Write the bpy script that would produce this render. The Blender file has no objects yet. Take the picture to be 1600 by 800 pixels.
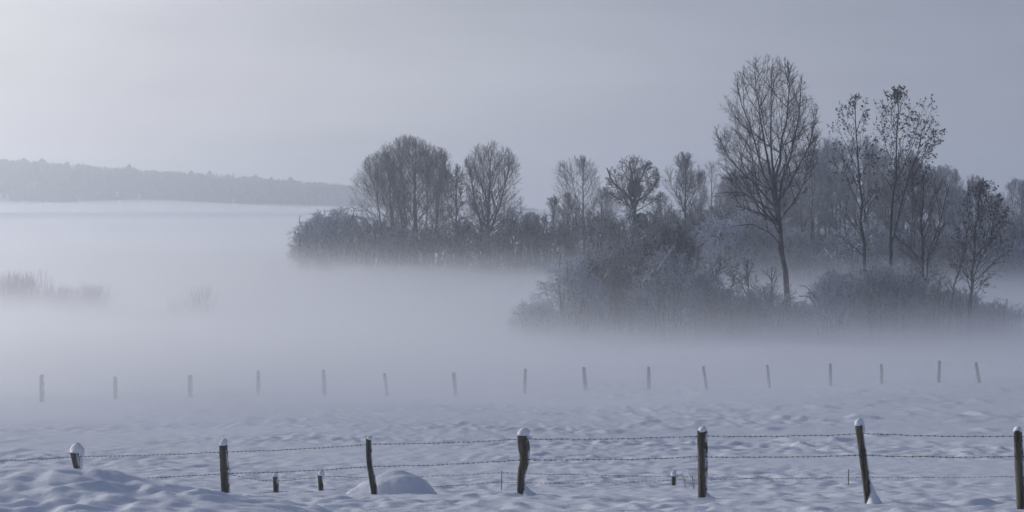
import bpy, math
import numpy as np

# ------------------------------------------------------------------ camera, world, sun, exposure
sc = bpy.context.scene
COL = sc.collection
F, HY, CZ = 2986.0, 322.0, 12.0          # focal length and horizon row in photograph pixels, eye height
cam_d = bpy.data.cameras.new('camera'); cam = bpy.data.objects.new('camera', cam_d); COL.objects.link(cam)
cam.location = (0, 0, CZ); cam.rotation_euler = (math.radians(90), 0, 0)
cam_d.sensor_width = 36; cam_d.lens = 36 * F / 1600; cam_d.shift_y = -(400 - HY) / 1600
cam_d.clip_start = 0.1; cam_d.clip_end = 6000
sc.camera = cam

SUN_EL, SUN_AZ = math.radians(13), math.radians(-55)      # azimuth from +Y, negative = left
SDIR = (math.sin(SUN_AZ) * math.cos(SUN_EL), math.cos(SUN_AZ) * math.cos(SUN_EL), math.sin(SUN_EL))
from mathutils import Vector
sun_d = bpy.data.lights.new('sun', 'SUN'); sun = bpy.data.objects.new('sun', sun_d); COL.objects.link(sun)
sun_d.energy = 1.9; sun_d.angle = math.radians(6); sun_d.color = (1.0, 0.95, 0.89)
sun.rotation_euler = Vector(SDIR).to_track_quat('Z', 'Y').to_euler()

W = bpy.data.worlds.new('World'); sc.world = W; W.use_nodes = True
nt = W.node_tree; nt.nodes.clear()
def N(t, **k):
    n = nt.nodes.new(t)
    for a, b in k.items(): setattr(n, a, b)
    return n
def mth(op, a, b=None, c=None, clamp=False):
    n = nt.nodes.new('ShaderNodeMath'); n.operation = op; n.use_clamp = clamp
    for i, v in enumerate((a, b, c)):
        if v is None: continue
        if isinstance(v, (int, float)): n.inputs[i].default_value = v
        else: nt.links.new(v, n.inputs[i])
    return n.outputs[0]
def mix(fac, a, b, blend='MIX'):
    n = nt.nodes.new('ShaderNodeMix'); n.data_type = 'RGBA'; n.blend_type = blend
    for s, v in ((n.inputs[0], fac), (n.inputs[6], a), (n.inputs[7], b)):
        if isinstance(v, (int, float)): s.default_value = v
        elif isinstance(v, tuple): s.default_value = v if len(v) == 4 else v + (1,)
        else: nt.links.new(v, s)
    return n.outputs[2]
sky = N('ShaderNodeTexSky', sky_type='NISHITA', sun_disc=False, sun_elevation=SUN_EL, sun_rotation=SUN_AZ, air_density=1.0, dust_density=2.0, ozone_density=1.5)
tc = N('ShaderNodeTexCoord')
dot = N('ShaderNodeVectorMath', operation='DOT_PRODUCT'); nt.links.new(tc.outputs['Generated'], dot.inputs[0]); dot.inputs[1].default_value = SDIR
glow = mth('POWER', mth('MULTIPLY_ADD', dot.outputs['Value'], 0.5, 0.5, clamp=True), 7.0)      # thin cloud round the veiled sun
mp = N('ShaderNodeMapping'); mp.inputs['Scale'].default_value = (1.6, 1.6, 9.0); nt.links.new(tc.outputs['Generated'], mp.inputs[0])
nz = N('ShaderNodeTexNoise'); nz.inputs['Scale'].default_value = 2.2; nz.inputs['Detail'].default_value = 5; nz.inputs['Roughness'].default_value = .5
nt.links.new(mp.outputs[0], nz.inputs['Vector'])
sepw = N('ShaderNodeSeparateXYZ'); nt.links.new(tc.outputs['Generated'], sepw.inputs[0])
low = mth('POWER', mth('SUBTRACT', 1.0, mth('ABSOLUTE', sepw.outputs['Z']), clamp=True), 4.0)    # the air brightens towards the horizon
lowm = N('ShaderNodeCombineXYZ')
for k_, (a_, b_) in enumerate(((.85, .35), (.78, .41), (.63, .54))): nt.links.new(mth('MULTIPLY_ADD', low, a_, b_), lowm.inputs[k_])     # bluer overhead
veil = mix(glow, (1.95, 2.20, 3.0), (11.4, 10.8, 10.3))
veil = mix(1.0, veil, lowm.outputs[0], 'MULTIPLY')
cl = mth('MULTIPLY_ADD', nz.outputs['Fac'], 0.9, 0.55)
veil2 = mix(1.0, veil, cl, 'MULTIPLY')
skymix = mix(0.88, sky.outputs[0], veil2)
bg = N('ShaderNodeBackground'); bg.inputs['Strength'].default_value = 0.10
nt.links.new(skymix, bg.inputs[0]); wo = N('ShaderNodeOutputWorld'); nt.links.new(bg.outputs[0], wo.inputs[0])

sc.view_settings.view_transform = 'Standard'; sc.view_settings.look = 'None'
sc.view_settings.exposure = 0.31; sc.view_settings.gamma = 1; sc.view_settings.use_curve_mapping = False
sc.render.engine = 'CYCLES'
cy = sc.cycles
cy.max_bounces = 5; cy.diffuse_bounces = 2; cy.glossy_bounces = 1; cy.transmission_bounces = 0; cy.volume_bounces = 2; cy.transparent_max_bounces = 16
cy.use_denoising = True; cy.volume_max_steps = 256; cy.use_adaptive_sampling = True; cy.adaptive_threshold = 0.015
sc.render.film_transparent = False

# ------------------------------------------------------------------ helpers
def hash2(ix, iy, s):
    h = (ix.astype(np.int64) * 374761393 + iy.astype(np.int64) * 668265263 + s * 974634777) & 0xFFFFFFFF
    h = ((h ^ (h >> 13)) * 1274126177) & 0xFFFFFFFF
    h = (h ^ (h >> 16)) & 0xFFFFFFFF
    return h.astype(np.float64) / 4294967295.0
def noise(x, y, s=0):
    ix, iy = np.floor(x), np.floor(y); fx, fy = x - ix, y - iy
    g = []
    for dx in (0, 1):
        for dy in (0, 1):
            a = hash2(ix + dx, iy + dy, s) * 2 * math.pi
            g.append(np.cos(a) * (fx - dx) + np.sin(a) * (fy - dy))
    u = fx**3 * (fx * (fx * 6 - 15) + 10); v = fy**3 * (fy * (fy * 6 - 15) + 10)
    return 1.4 * ((g[0] * (1 - v) + g[1] * v) * (1 - u) + (g[2] * (1 - v) + g[3] * v) * u)
def sstep(a, b, x):
    t = np.clip((x - a) / (b - a), 0, 1); return t * t * (3 - 2 * t)

PY = np.array([-100, 0, 12, 20, 25, 27.5, 28.5, 30.5, 32, 33.5, 35, 37, 38.5, 42, 50, 60, 75, 95, 130, 155, 180, 280, 400, 700, 1100, 2300.])
PZ = np.array([-1.6, -1.6, -2.4, -3.4, -4.1, -4.36, -4.44, -4.66, -4.85, -5.07, -5.28, -5.5, -5.62, -5.92, -6.45, -7.05, -7.85, -8.8, -10.3, -11.1, -11.4, -11.2, -10.3, -7.2, -3.9, -3.4])
def base_z(y):
    return CZ + np.interp(y, PY, PZ)
def gz(x, y, detail=True):
    x = np.asarray(x, float); y = np.asarray(y, float)
    z = base_z(y)
    z = z + .9 * noise(x / 170 + 3.1, y / 170, 5) * sstep(120, 300, y)
    # the ploughed bank in front of the fence, left
    cx = np.interp(y, [22, 30], [-7.6, -9.2])
    hx = 1 - sstep(-6.2, -1.9, x + .35 * (y - 26))
    hump = hx * np.exp(-((y - 26.6) / 3.1)**2) * 0.60
    z = z + hump + .10 * np.exp(-((y - 25) / 2.5)**2) * noise(x / 2.6, y / 3, 8)
    if not detail: return z
    near = 1 - sstep(31, 37, y); far = 1 - sstep(90, 190, y)
    rip = noise(x / .8 + .3 * y, y / .9, 11); rip = .34 * rip + .36 * (.5 - np.abs(noise(x / .62 - .25 * y, y / .8 + .3 * x, 17)) * 1.6) + noise(x / .33, y / .42 + .3 * x, 12) * .36 + noise(x / .16, y / .2, 13) * .13
    z = z + near * rip * (.55 + .6 * sstep(-.4, .4, noise(x / 3.2, y / 2.2 + x / 9, 23))) * (.115 + .03 * sstep(-2, -6, x) + .02 * sstep(2, 7, x))
    w = noise(x / 9., y / 7., 21)
    tuft = noise(x / .6, y / .8, 14) * .42 + noise(x / .3, y / .42, 15) * .42 + noise(x / .15, y / .24, 18) * .16
    z = z + (1 - near) * far * tuft * (.02 + .055 * sstep(-.45, .5, w)) * (1 + y / 90.)
    # molehills and tussocks under the snow
    zone = sstep(44, 50, y) * (1 - sstep(86, 110, y)) * (0.35 + .65 * sstep(-4, 10, x))
    m = noise(x / 1.25, y / 1.9, 31); m2 = noise(x / .8 + 9, y / 1.2, 32)
    z = z + zone * (sstep(.30, .85, m) * .13 + sstep(.35, .85, m2) * .11 * sstep(-.1, .4, w))
    z = z + 1.9 * np.exp(-((x + 44) / 15)**2 - ((y - 178) / 11)**2) + .8 * np.exp(-((x + 28) / 5)**2 - ((y - 174) / 8)**2)      # low reedy bank
    z = z + .25 * noise(x / 14, y / 18, 16) * sstep(40, 70, y)
    return z
def gpt(x, y): return float(gz(np.array([x]), np.array([y]))[0])
def at(px, py, Y): return np.array([(px - 800) / F * Y, Y, CZ - (py - HY) / F * Y])

def mat(name):
    global nt
    m = bpy.data.materials.new(name); m.use_nodes = True; nt = m.node_tree; nt.nodes.clear()
    out = N('ShaderNodeOutputMaterial'); b = N('ShaderNodeBsdfPrincipled'); nt.links.new(b.outputs[0], out.inputs[0])
    return m, b, out
def nnoise(scale, detail=3, vec=None, rough=.5):
    n = N('ShaderNodeTexNoise'); n.inputs['Scale'].default_value = scale; n.inputs['Detail'].default_value = detail; n.inputs['Roughness'].default_value = rough
    nt.links.new(vec if vec else N('ShaderNodeTexCoord').outputs['Object'], n.inputs['Vector']); return n.outputs['Fac']
def ramp(v, a, b):
    n = N('ShaderNodeMapRange', interpolation_type='SMOOTHSTEP'); nt.links.new(v, n.inputs[0]); n.inputs[1].default_value = a; n.inputs[2].default_value = b; return n.outputs[0]
def bump(b, h, strength, dist):
    n = N('ShaderNodeBump'); n.inputs['Strength'].default_value = strength; n.inputs['Distance'].default_value = dist
    nt.links.new(h, n.inputs['Height']); nt.links.new(n.outputs[0], b.inputs['Normal'])

M = {}
M['snow'], b, o = mat('snow')
nt.links.new(mix(nnoise(.8, 4), (.76, .79, .86), (.84, .86, .90)), b.inputs['Base Color']); b.inputs['Roughness'].default_value = .55
b.inputs['Specular IOR Level'].default_value = .3
bump(b, nnoise(9, 6, rough=.65), .6, .03)
def bark(name, dark, light, frost, cover, lo=.05, hi=.65):
    M[name], b, o = mat(name)
    base = mix(nnoise(1.2, 4), dark, light)
    geo = N('ShaderNodeNewGeometry'); sep = N('ShaderNodeSeparateXYZ'); nt.links.new(geo.outputs['Normal'], sep.inputs[0])
    up = ramp(sep.outputs['Z'], lo, hi)
    f = mth('MULTIPLY', mth('MAXIMUM', up, .12), ramp(nnoise(.55, 5, rough=.65), .62 - cover * .5, .78 - cover * .5))
    nt.links.new(mix(f, base, frost), b.inputs['Base Color']); b.inputs['Roughness'].default_value = .9; b.inputs['Specular IOR Level'].default_value = .1
bark('bark', (.032, .030, .034), (.062, .058, .062), (.72, .75, .82), .55)
bark('bark_dark', (.022, .021, .024), (.042, .04, .043), (.7, .74, .8), .25)
bark('twig_frosty', (.035, .035, .042), (.075, .07, .08), (.80, .84, .92), .72, -.2, .35)
bark('twig_snowy', (.05, .05, .058), (.09, .09, .10), (.82, .86, .94), 1.5, -.75, .1)
bark('twig_brown', (.05, .038, .032), (.10, .075, .06), (.72, .75, .82), .5)
bark('conifer', (.03, .04, .045), (.05, .06, .065), (.7, .74, .8), .12)
M['leaf'], b, o = mat('withered_leaf'); nt.links.new(mix(nnoise(2), (.035, .024, .02), (.07, .045, .035)), b.inputs['Base Color']); b.inputs['Roughness'].default_value = .8
M['reed'], b, o = mat('reed'); nt.links.new(mix(nnoise(1.5), (.30, .26, .21), (.62, .60, .58)), b.inputs['Base Color']); b.inputs['Roughness'].default_value = .9
M['wire'], b, o = mat('rusty_wire'); nt.links.new(mix(nnoise(8), (.05, .038, .035), (.10, .085, .08)), b.inputs['Base Color']); b.inputs['Roughness'].default_value = .7; b.inputs['Metallic'].default_value = .3
M['post'], b, o = mat('weathered_wood')
tcx = N('ShaderNodeTexCoord'); mpx = N('ShaderNodeMapping'); mpx.inputs['Scale'].default_value = (30, 30, 2.2); nt.links.new(tcx.outputs['Object'], mpx.inputs[0])
g1 = nnoise(1, 6, mpx.outputs[0], .65); g2 = nnoise(5, 4)
wc = mix(ramp(g1, .35, .65), (.028, .024, .018), (.13, .115, .085)); wc = mix(ramp(g2, .5, .72), wc, (.075, .085, .045))
geo = N('ShaderNodeNewGeometry'); sep = N('ShaderNodeSeparateXYZ'); nt.links.new(geo.outputs['Normal'], sep.inputs[0])
rime = mth('MULTIPLY', ramp(sep.outputs['X'], .35, .95), ramp(nnoise(9, 4), .42, .56))
nt.links.new(mix(rime, wc, (.72, .76, .84)), b.inputs['Base Color']); b.inputs['Roughness'].default_value = .85
bump(b, g1, .8, .012)

def new_mesh(name, v, f, m, smooth=False):
    """v (n,3); f (k,q) int array of equal sized faces, or list of such arrays"""
    fs = f if isinstance(f, list) else [f]
    me = bpy.data.meshes.new(name)
    me.vertices.add(len(v)); me.vertices.foreach_set('co', np.asarray(v, np.float32).ravel())
    nl = sum(a.size for a in fs); npoly = sum(len(a) for a in fs)
    me.loops.add(nl); me.polygons.add(npoly)
    me.loops.foreach_set('vertex_index', np.concatenate([a.ravel() for a in fs]).astype(np.int32))
    tot = np.concatenate([np.full(len(a), a.shape[1]) for a in fs]); st = np.concatenate([[0], np.cumsum(tot)[:-1]])
    me.polygons.foreach_set('loop_start', st.astype(np.int32)); me.polygons.foreach_set('loop_total', tot.astype(np.int32))
    me.update(calc_edges=True); me.validate()
    if smooth: me.polygons.foreach_set('use_smooth', np.ones(len(me.polygons), bool))
    me.materials.append(m)
    return me
def link(name, me, loc=(0, 0, 0), parent=None):
    o = bpy.data.objects.new(name, me); COL.objects.link(o); o.location = [float(a) for a in loc]
    if parent: o.parent = parent
    return o
def thing(name, label, cat, loc, group=None):
    o = link(name, None, loc); o['label'] = label; o['category'] = cat; o.empty_display_size = .3
    if group: o['group'] = group
    return o
def tag(o, label, cat, group=None):
    o['label'] = label; o['category'] = cat
    if group: o['group'] = group

def tubes(P, R, sides, closed_end=True):
    """P (N,K,3) polylines, R (N,K) radii -> verts, quads"""
    Nn, K, _ = P.shape
    T = np.gradient(P, axis=1); T /= np.linalg.norm(T, axis=2, keepdims=True) + 1e-9
    ref = np.where(np.abs(T[:, :1, 2:3]) > .8, np.array([[[1., .1, 0]]]), np.array([[[0., .1, 1.]]]))
    U = np.cross(T, np.broadcast_to(ref, T.shape)); U /= np.linalg.norm(U, axis=2, keepdims=True) + 1e-9
    V = np.cross(T, U)
    a = np.arange(sides) / sides * 2 * math.pi
    ring = P[:, :, None] + R[:, :, None, None] * (np.cos(a)[None, None, :, None] * U[:, :, None] + np.sin(a)[None, None, :, None] * V[:, :, None])
    v = ring.reshape(-1, 3)
    n = np.arange(Nn)[:, None, None] * K * sides; k = np.arange(K - 1)[None, :, None] * sides; s = np.arange(sides)[None, None, :]; s2 = (s + 1) % sides
    q = np.stack([n + k + s, n + k + s2, n + k + sides + s2, n + k + sides + s], -1).reshape(-1, 4)
    return v, q[:, ::-1]
def join(parts):
    vs, fs, o = [], {}, 0
    for v, f in parts:
        for a in (f if isinstance(f, list) else [f]):
            fs.setdefault(a.shape[1], []).append(a + o)
        vs.append(v); o += len(v)
    return np.concatenate(vs), [np.concatenate(a) for a in fs.values()]

# ------------------------------------------------------------------ ground
ys = [-60.]
while ys[-1] < 2200:
    y = ys[-1]
    if y < 19: d = .8
    elif y < 40: d = .055
    else: d = .055 + (y - 40) * .0042
    ys.append(y + d)
ys = np.array(ys); NC = 820
t = np.linspace(-1, 1, NC); cc = .34 * t + .66 * t**3
X = (60 + .5 * np.maximum(ys, 0))[:, None] * cc[None]; Yg = np.broadcast_to(ys[:, None], X.shape)
Z = gz(X, Yg)
v = np.stack([X, Yg, Z], -1).reshape(-1, 3)
r, c = np.meshgrid(np.arange(len(ys) - 1), np.arange(NC - 1), indexing='ij'); i0 = (r * NC + c).ravel()
q = np.stack([i0, i0 + 1, i0 + NC + 1, i0 + NC], 1)
ground = link('snow_ground', new_mesh('snow_ground', v, q, M['snow'], True)); ground['kind'] = 'structure'

# ------------------------------------------------------------------ wooded ridge on the horizon
RY = 1720.
def ridge_top(x):      # wood's skyline in photograph pixels
    px = x / RY * F + 800
    return np.interp(px, [-700, 0, 220, 400, 540, 760, 850, 2400], [236, 247, 264, 276, 288, 318, 336, 340])
hx = np.linspace(-900, 900, 240)
topz = CZ - (ridge_top(hx) - HY) / F * RY
hz = np.maximum(topz - 13 * np.clip(.25 + (30 - hx) / 260, 0, 1), base_z(RY) - 2)
prof = np.linspace(0, 1, 24)
hv = np.zeros((24, 240, 3))
for k, s in enumerate(prof):
    hv[k, :, 0] = hx; yy = RY - 230 + 460 * s
    hv[k, :, 1] = yy; bz = base_z(yy) - 1.5
    hv[k, :, 2] = bz + (hz - bz) * math.sin(math.pi * s)**.8 + 1.5 * noise(hx / 40, hx * 0 + s * 4, 41)
r, c = np.meshgrid(np.arange(23), np.arange(239), indexing='ij'); i0 = (r * 240 + c).ravel()
hill = link('hill', new_mesh('hill', hv.reshape(-1, 3), np.stack([i0, i0 + 1, i0 + 241, i0 + 240], 1), M['snow'], True)); hill['kind'] = 'structure'
rng = np.random.default_rng(4)
nw = 5600
wx = rng.uniform(-880, 20, nw); ws = rng.uniform(.04, .6, nw)
zi = np.array([np.interp(wx[i], hx, hv[int(ws[i] * 23), :, 2]) for i in range(nw)])
wy = RY - 230 + 460 * ws
P_, R_ = [], []
for i in range(nw):
    con = rng.random() < .45
    h = rng.uniform(11.5, 14) * min(1, .25 + (30 - wx[i]) / 260) * (1.22 if rng.random() < .04 else 1)
    K = 7; zz = np.linspace(0, 1, K)
    if con: rr = (1 - zz)**.9 * h * .17 + .05; rr[0] *= .6
    else: rr = np.sin(np.clip(zz * .86 + .12, 0, 1) * math.pi)**.6 * h * .27; rr[-1] = h * .05
    rr = rr * rng.uniform(.75, 1.25, K)
    P_.append(np.stack([wx[i] + rng.normal(0, .25, K), wy[i] + rng.normal(0, .25, K), zi[i] - 1 + zz * h], 1)); R_.append(rr)
v, q = tubes(np.array(P_), np.array(R_), 6)
v = v + rng.normal(0, .35, v.shape)
wood = link('far_wood', new_mesh('far_wood', v, q, M['conifer'])); wood['kind'] = 'stuff'

# ------------------------------------------------------------------ trees
def env_dist(p, d, E):
    c, r, rl = E
    pp = p - c
    rr = np.where((pp[:, 2:3] + d[:, 2:3] * 2 < 0), np.array([r[0], r[1], rl])[None], np.array(r)[None])
    a = pp / rr; b = d / rr
    A = (b * b).sum(1); B = 2 * (a * b).sum(1); C = (a * a).sum(1) - 1
    disc = B * B - 4 * A * C
    t = (-B + np.sqrt(np.maximum(disc, 0))) / (2 * A)
    return np.where((disc > 0) & (t > 0), t, 0.)
def unit(a): return a / (np.linalg.norm(a, axis=-1, keepdims=True) + 1e-9)
def kids(rng, P, R, L, spec, E, first):
    """children of the branches P (N,K,3): start, direction, length, radius"""
    Nn, K, _ = P.shape; m = spec['n']
    t = spec['t0'] + (spec.get('t1', .97) - spec['t0']) * (np.arange(m)[None] + rng.uniform(0, 1, (Nn, m))) / m
    f = t * (K - 1); i = np.minimum(f.astype(int), K - 2); w = (f - i)[..., None]
    n = np.arange(Nn)[:, None]
    p = P[n, i] * (1 - w) + P[n, i + 1] * w; tan = unit(P[n, i + 1] - P[n, i])
    r = R[n, i] * (1 - w[..., 0]) + R[n, i + 1] * w[..., 0]
    az = (np.arange(m) * 2.39996)[None] + rng.uniform(-.5, .5, (Nn, m)) + rng.uniform(0, 6.3, (Nn, 1))
    ang = np.radians(spec['a0'] + (spec['a1'] - spec['a0']) * t + rng.normal(0, spec.get('as', 6), t.shape))
    ref = np.where(np.abs(tan[..., 2:3]) > .9, np.array([1., 0, 0]), np.array([0, 0, 1.]))
    u = unit(np.cross(tan, ref)); vv = np.cross(tan, u)
    d = tan * np.cos(ang)[..., None] + (u * np.cos(az)[..., None] + vv * np.sin(az)[..., None]) * np.sin(ang)[..., None]
    p = p.reshape(-1, 3); d = unit(d.reshape(-1, 3)); r = r.ravel()
    Ln = np.broadcast_to(L[:, None], t.shape).ravel() * (1 - .38 * t.ravel()) * spec.get('l', 1) * rng.uniform(.7, 1.15, p.shape[0]) if not spec.get('abs') else spec['l'] * rng.uniform(.5, 1.2, p.shape[0])
    e = env_dist(p, d, E)
    if first: Ln = np.minimum(e * rng.uniform(.8, 1.03, len(e)), spec.get('lmax', 99))
    else: Ln = np.minimum(Ln, np.maximum(e * 1.02, spec.get('lmin', .35)))
    keep = Ln > .12
    return p[keep], d[keep], Ln[keep], np.minimum(np.maximum(r * spec['r'], spec['rmin']), 9)[keep]
def grow(rng, p, d, L, r, spec):
    K = spec['k'] + 1; Nn = len(p); P = np.zeros((Nn, K, 3)); P[:, 0] = p; R = np.zeros((Nn, K)); d = d.copy()
    for i in range(K): R[:, i] = r * (1 - (1 - spec.get('tip', .35)) * i / (K - 1))
    for i in range(1, K):
        d = unit(d + rng.normal(0, spec['j'], d.shape) + np.array([0, 0, spec['up'] * (1 - spec.get('droop', 0) * i / K)]))
        P[:, i] = P[:, i - 1] + d * (L / (K - 1))[:, None]
    return P, R
def tree_data(seed, stems, E, specs, leaves=None, side=None):
    """stems: list of (points, r0, r1).  returns (trunk mesh data, crown mesh data, leaf data)"""
    rng = np.random.default_rng(seed)
    tr, cr = [], []; K = 12; Ps, Rs, Ls = [], [], []
    for pts, r0, r1 in stems:
        pts = np.array(pts, float); s = np.linspace(0, 1, len(pts)); tt = np.linspace(0, 1, K)
        P = np.stack([np.interp(tt, s, pts[:, a]) for a in range(3)], 1)
        H = np.linalg.norm(np.diff(P, axis=0), axis=1).sum()
        P[1:-1] += rng.normal(0, H * (.004 if len(stems) < 14 else .02), (K - 2, 3)) * np.array([1, 1, 0])
        R = r0 + (r1 - r0) * tt**.8; R[0] *= 1.35
        Ps.append(P); Rs.append(R); Ls.append(H)
    P, R, L = np.array(Ps), np.array(Rs), np.array(Ls)
    tr.append(tubes(P, R, 8 if len(stems) < 8 else 5))
    for li, sp in enumerate(specs):
        p, d, Ln, r = kids(rng, P, R, L, sp, E, li == 0)
        if len(p) == 0: break
        P, R = grow(rng, p, d, Ln, r, sp); L = Ln
        cr.append(tubes(P, R, sp['s']))
    lv = None
    if leaves:
        n, size, lo = leaves
        ends = P[:, -1]; ends = ends[(ends[:, 2] > lo)]
        ends = ends[rng.permutation(len(ends))[:n]]
        c = (ends[:, None] + rng.normal(0, size * .5, (len(ends), 3, 3))).reshape(-1, 3)
        a = unit(rng.normal(0, 1, c.shape)); b = unit(np.cross(a, rng.normal(0, 1, c.shape)))
        sz = size * rng.uniform(.5, 1.1, (len(c), 1))
        q = np.stack([c - a * sz, c - b * sz * .6, c + a * sz, c + b * sz * .6], 1).reshape(-1, 3)
        q[2::4] += b[:, :] * sz * .2
        lv = (q, np.arange(len(q)).reshape(-1, 4))
    return join(tr), join(cr), lv
def specs_for(kind, dens=1.0, rs=1.0):
    k = lambda n: max(1, int(round(n * dens)))
    if kind == 'fan':      # ascending limbs, broom-like rounded crown
        return [dict(n=k(19), t0=.20, t1=.98, a0=82, a1=16, r=.55, rmin=.05 * rs, k=8, j=.07, up=.07, s=5, tip=.2),
                dict(n=k(10), t0=.2, a0=46, a1=26, l=.55, r=.55, rmin=.024 * rs, k=5, j=.08, up=.05, s=4, tip=.4),
                dict(n=7, t0=.12, a0=46, a1=30, l=.5, r=.6, rmin=.013 * rs, k=3, j=.12, up=.05, s=3, lmin=.5),
                dict(n=4, t0=.2, a0=40, a1=30, l=.55, r=.65, rmin=.010 * rs, k=2, j=.1, up=.04, s=3, lmin=.35)]
    if kind == 'oak':      # spreading crooked limbs
        return [dict(n=k(15), t0=.32, t1=.98, a0=78, a1=30, r=.6, rmin=.06 * rs, k=8, j=.13, up=.05, s=5, tip=.25),
                dict(n=k(10), t0=.2, a0=52, a1=36, l=.55, r=.55, rmin=.026 * rs, k=5, j=.14, up=.03, s=4, tip=.4),
                dict(n=7, t0=.15, a0=48, a1=36, l=.55, r=.6, rmin=.015 * rs, k=3, j=.14, up=.03, s=3, lmin=.4),
                dict(n=4, t0=.15, a0=45, a1=35, l=.5, r=.65, rmin=.011 * rs, k=2, j=.14, up=.02, s=3, lmin=.3)]
    if kind == 'bush':     # arching snow laden stems
        return [dict(n=k(9), t0=.03, a0=80, a1=35, r=.6, rmin=.036 * rs, k=6, j=.17, up=.0, droop=0, s=3, tip=.4, lmax=2.6),
                dict(n=k(5), t0=.15, a0=60, a1=40, l=.6, r=.6, rmin=.03 * rs, k=4, j=.22, up=-.06, s=3, lmin=.8),
                dict(n=3, t0=.1, a0=60, a1=45, l=.7, r=.7, rmin=.022 * rs, k=2, j=.22, up=-.06, s=3, lmin=.6)]
    if kind == 'slim':     # narrow young tree, short ascending limbs
        return [dict(n=k(22), t0=.28, t1=.98, a0=52, a1=24, r=.45, rmin=.03 * rs, k=6, j=.08, up=.06, s=4, tip=.3),
                dict(n=k(7), t0=.2, a0=42, a1=30, l=.5, r=.55, rmin=.016 * rs, k=4, j=.1, up=.03, s=3),
                dict(n=4, t0=.2, a0=42, a1=30, l=.5, r=.65, rmin=.011 * rs, k=2, j=.12, up=.02, s=3, lmin=.3)]
def make_plant(name, label, cat, seed, bx, Y, top, kind, env, m='bark', mc=None, stems=None, lean=0, r0=None, trunk_px=None, dens=1., rs=1., group=None, leaves=None, fork=None, ground_px=None):
    """bx base column, top row, env=(cx, cy, rx, rz_up, rz_down) all in photograph pixels at distance Y"""
    s = Y / F; x0 = (bx - 800) * s; z0 = gpt(x0, Y) - .15
    def loc(px, py, yo=0.): return np.array([(px - 800) * s - x0, yo, CZ - (py - HY) * s - z0])
    rng = np.random.default_rng(seed + 999)
    H = loc(bx, top)[2]
    if env is None: raise ValueError
    c = loc(env[0], env[1]); E = (c, (env[2] * s, env[2] * s * .85, env[3] * s), env[4] * s)
    r0 = r0 if r0 else H * .016 + .05
    if kind == 'bush':
        st = []
        for i in range(stems or 16):
            a = rng.uniform(0, 6.28); q = rng.random()**.5; el = math.acos(q * .98)          # tips spread over a dome
            bxx = c[0] + math.cos(a) * E[1][0] * .4 * q; byy = math.sin(a) * E[1][1] * .4 * q
            k_ = rng.uniform(.6, 1.0) if rng.random() < .75 else rng.uniform(1.0, 1.22)
            tx = c[0] + math.cos(a) * E[1][0] * q * k_; ty = math.sin(a) * E[1][1] * q * k_; hh = c[2] + E[1][2] * math.sin(el) * k_
            hh = max(hh, .8)
            pk = hh * .62 + (c[2] + E[1][2]) * .22 * q
            st.append(([(bxx, byy, -.1), (bxx * .8 + tx * .2, byy * .8 + ty * .2, pk * .6), (bxx * .5 + tx * .5, byy * .5 + ty * .5, pk * 1.05), (bxx * .2 + tx * .8, byy * .2 + ty * .8, hh * .9 + pk * .13), (tx, ty, hh)], rng.uniform(.05, .10) * rs, .02 * rs))
    elif trunk_px:
        st = [([loc(*q) if i or tuple(q) != tuple(trunk_px[0][0][0]) else np.array([0, 0, 0]) for i, q in enumerate(path)], ra, rb) for path, ra, rb in trunk_px]
    elif stems and stems > 1:
        st = []
        for i in range(stems):
            a = i * 2.4 + rng.uniform(0, .6); q = .15 + .5 * (i + .5) / stems
            tx = c[0] + math.cos(a) * E[1][0] * q; ty = math.sin(a) * E[1][1] * q
            hz_ = c[2] + E[1][2] * .85 * math.sqrt(1 - q * q)
            st.append(([(math.cos(a) * .35, math.sin(a) * .35, 0), (math.cos(a) * .6 + tx * .18, math.sin(a) * .6 + ty * .18, hz_ * .35), (tx * .6, ty * .6, hz_ * .7), (tx, ty, hz_)], r0 * .62, .03))
    else:
        ln = lean * s
        st = [([(0, 0, 0), (ln * .15, 0, H * .3), (ln * .5 + rng.normal(0, .1), rng.normal(0, .2), H * .6), (ln, 0, H * (fork or .96))], r0, .035 if not fork else r0 * .35)]
    tr, cr, lv = tree_data(seed, st, E, specs_for(kind, dens, rs), leaves)
    t = thing(name, label, cat, (x0, Y, z0), group)
    bushy = kind == 'bush'
    link('stems' if bushy else 'trunk', new_mesh('stems' if bushy else 'trunk', tr[0], tr[1], M[m], not bushy), parent=t)
    link('twigs' if bushy else 'crown', new_mesh('twigs' if bushy else 'crown', cr[0], cr[1], M[mc or m]), parent=t)
    if lv: link('withered_leaves', new_mesh('withered_leaves', lv[0], lv[1], M['leaf']), parent=t)
    return t
def copy_plant(src, bx, Y, top, src_h, label, rot, group=None, wide=1.):
    s = Y / F; x0 = (bx - 800) * s; z0 = gpt(x0, Y) - .15; H = CZ - (top - HY) * s - z0
    o = src.copy(); COL.objects.link(o); o.location = (x0, Y, z0); k = H / src_h; o.scale = (k * wide, k * wide, k); o.rotation_euler = (0, 0, rot); o['label'] = label
    if group: o['group'] = group
    for ch in src.children:
        c = ch.copy(); COL.objects.link(c); c.parent = o
    return o

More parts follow.
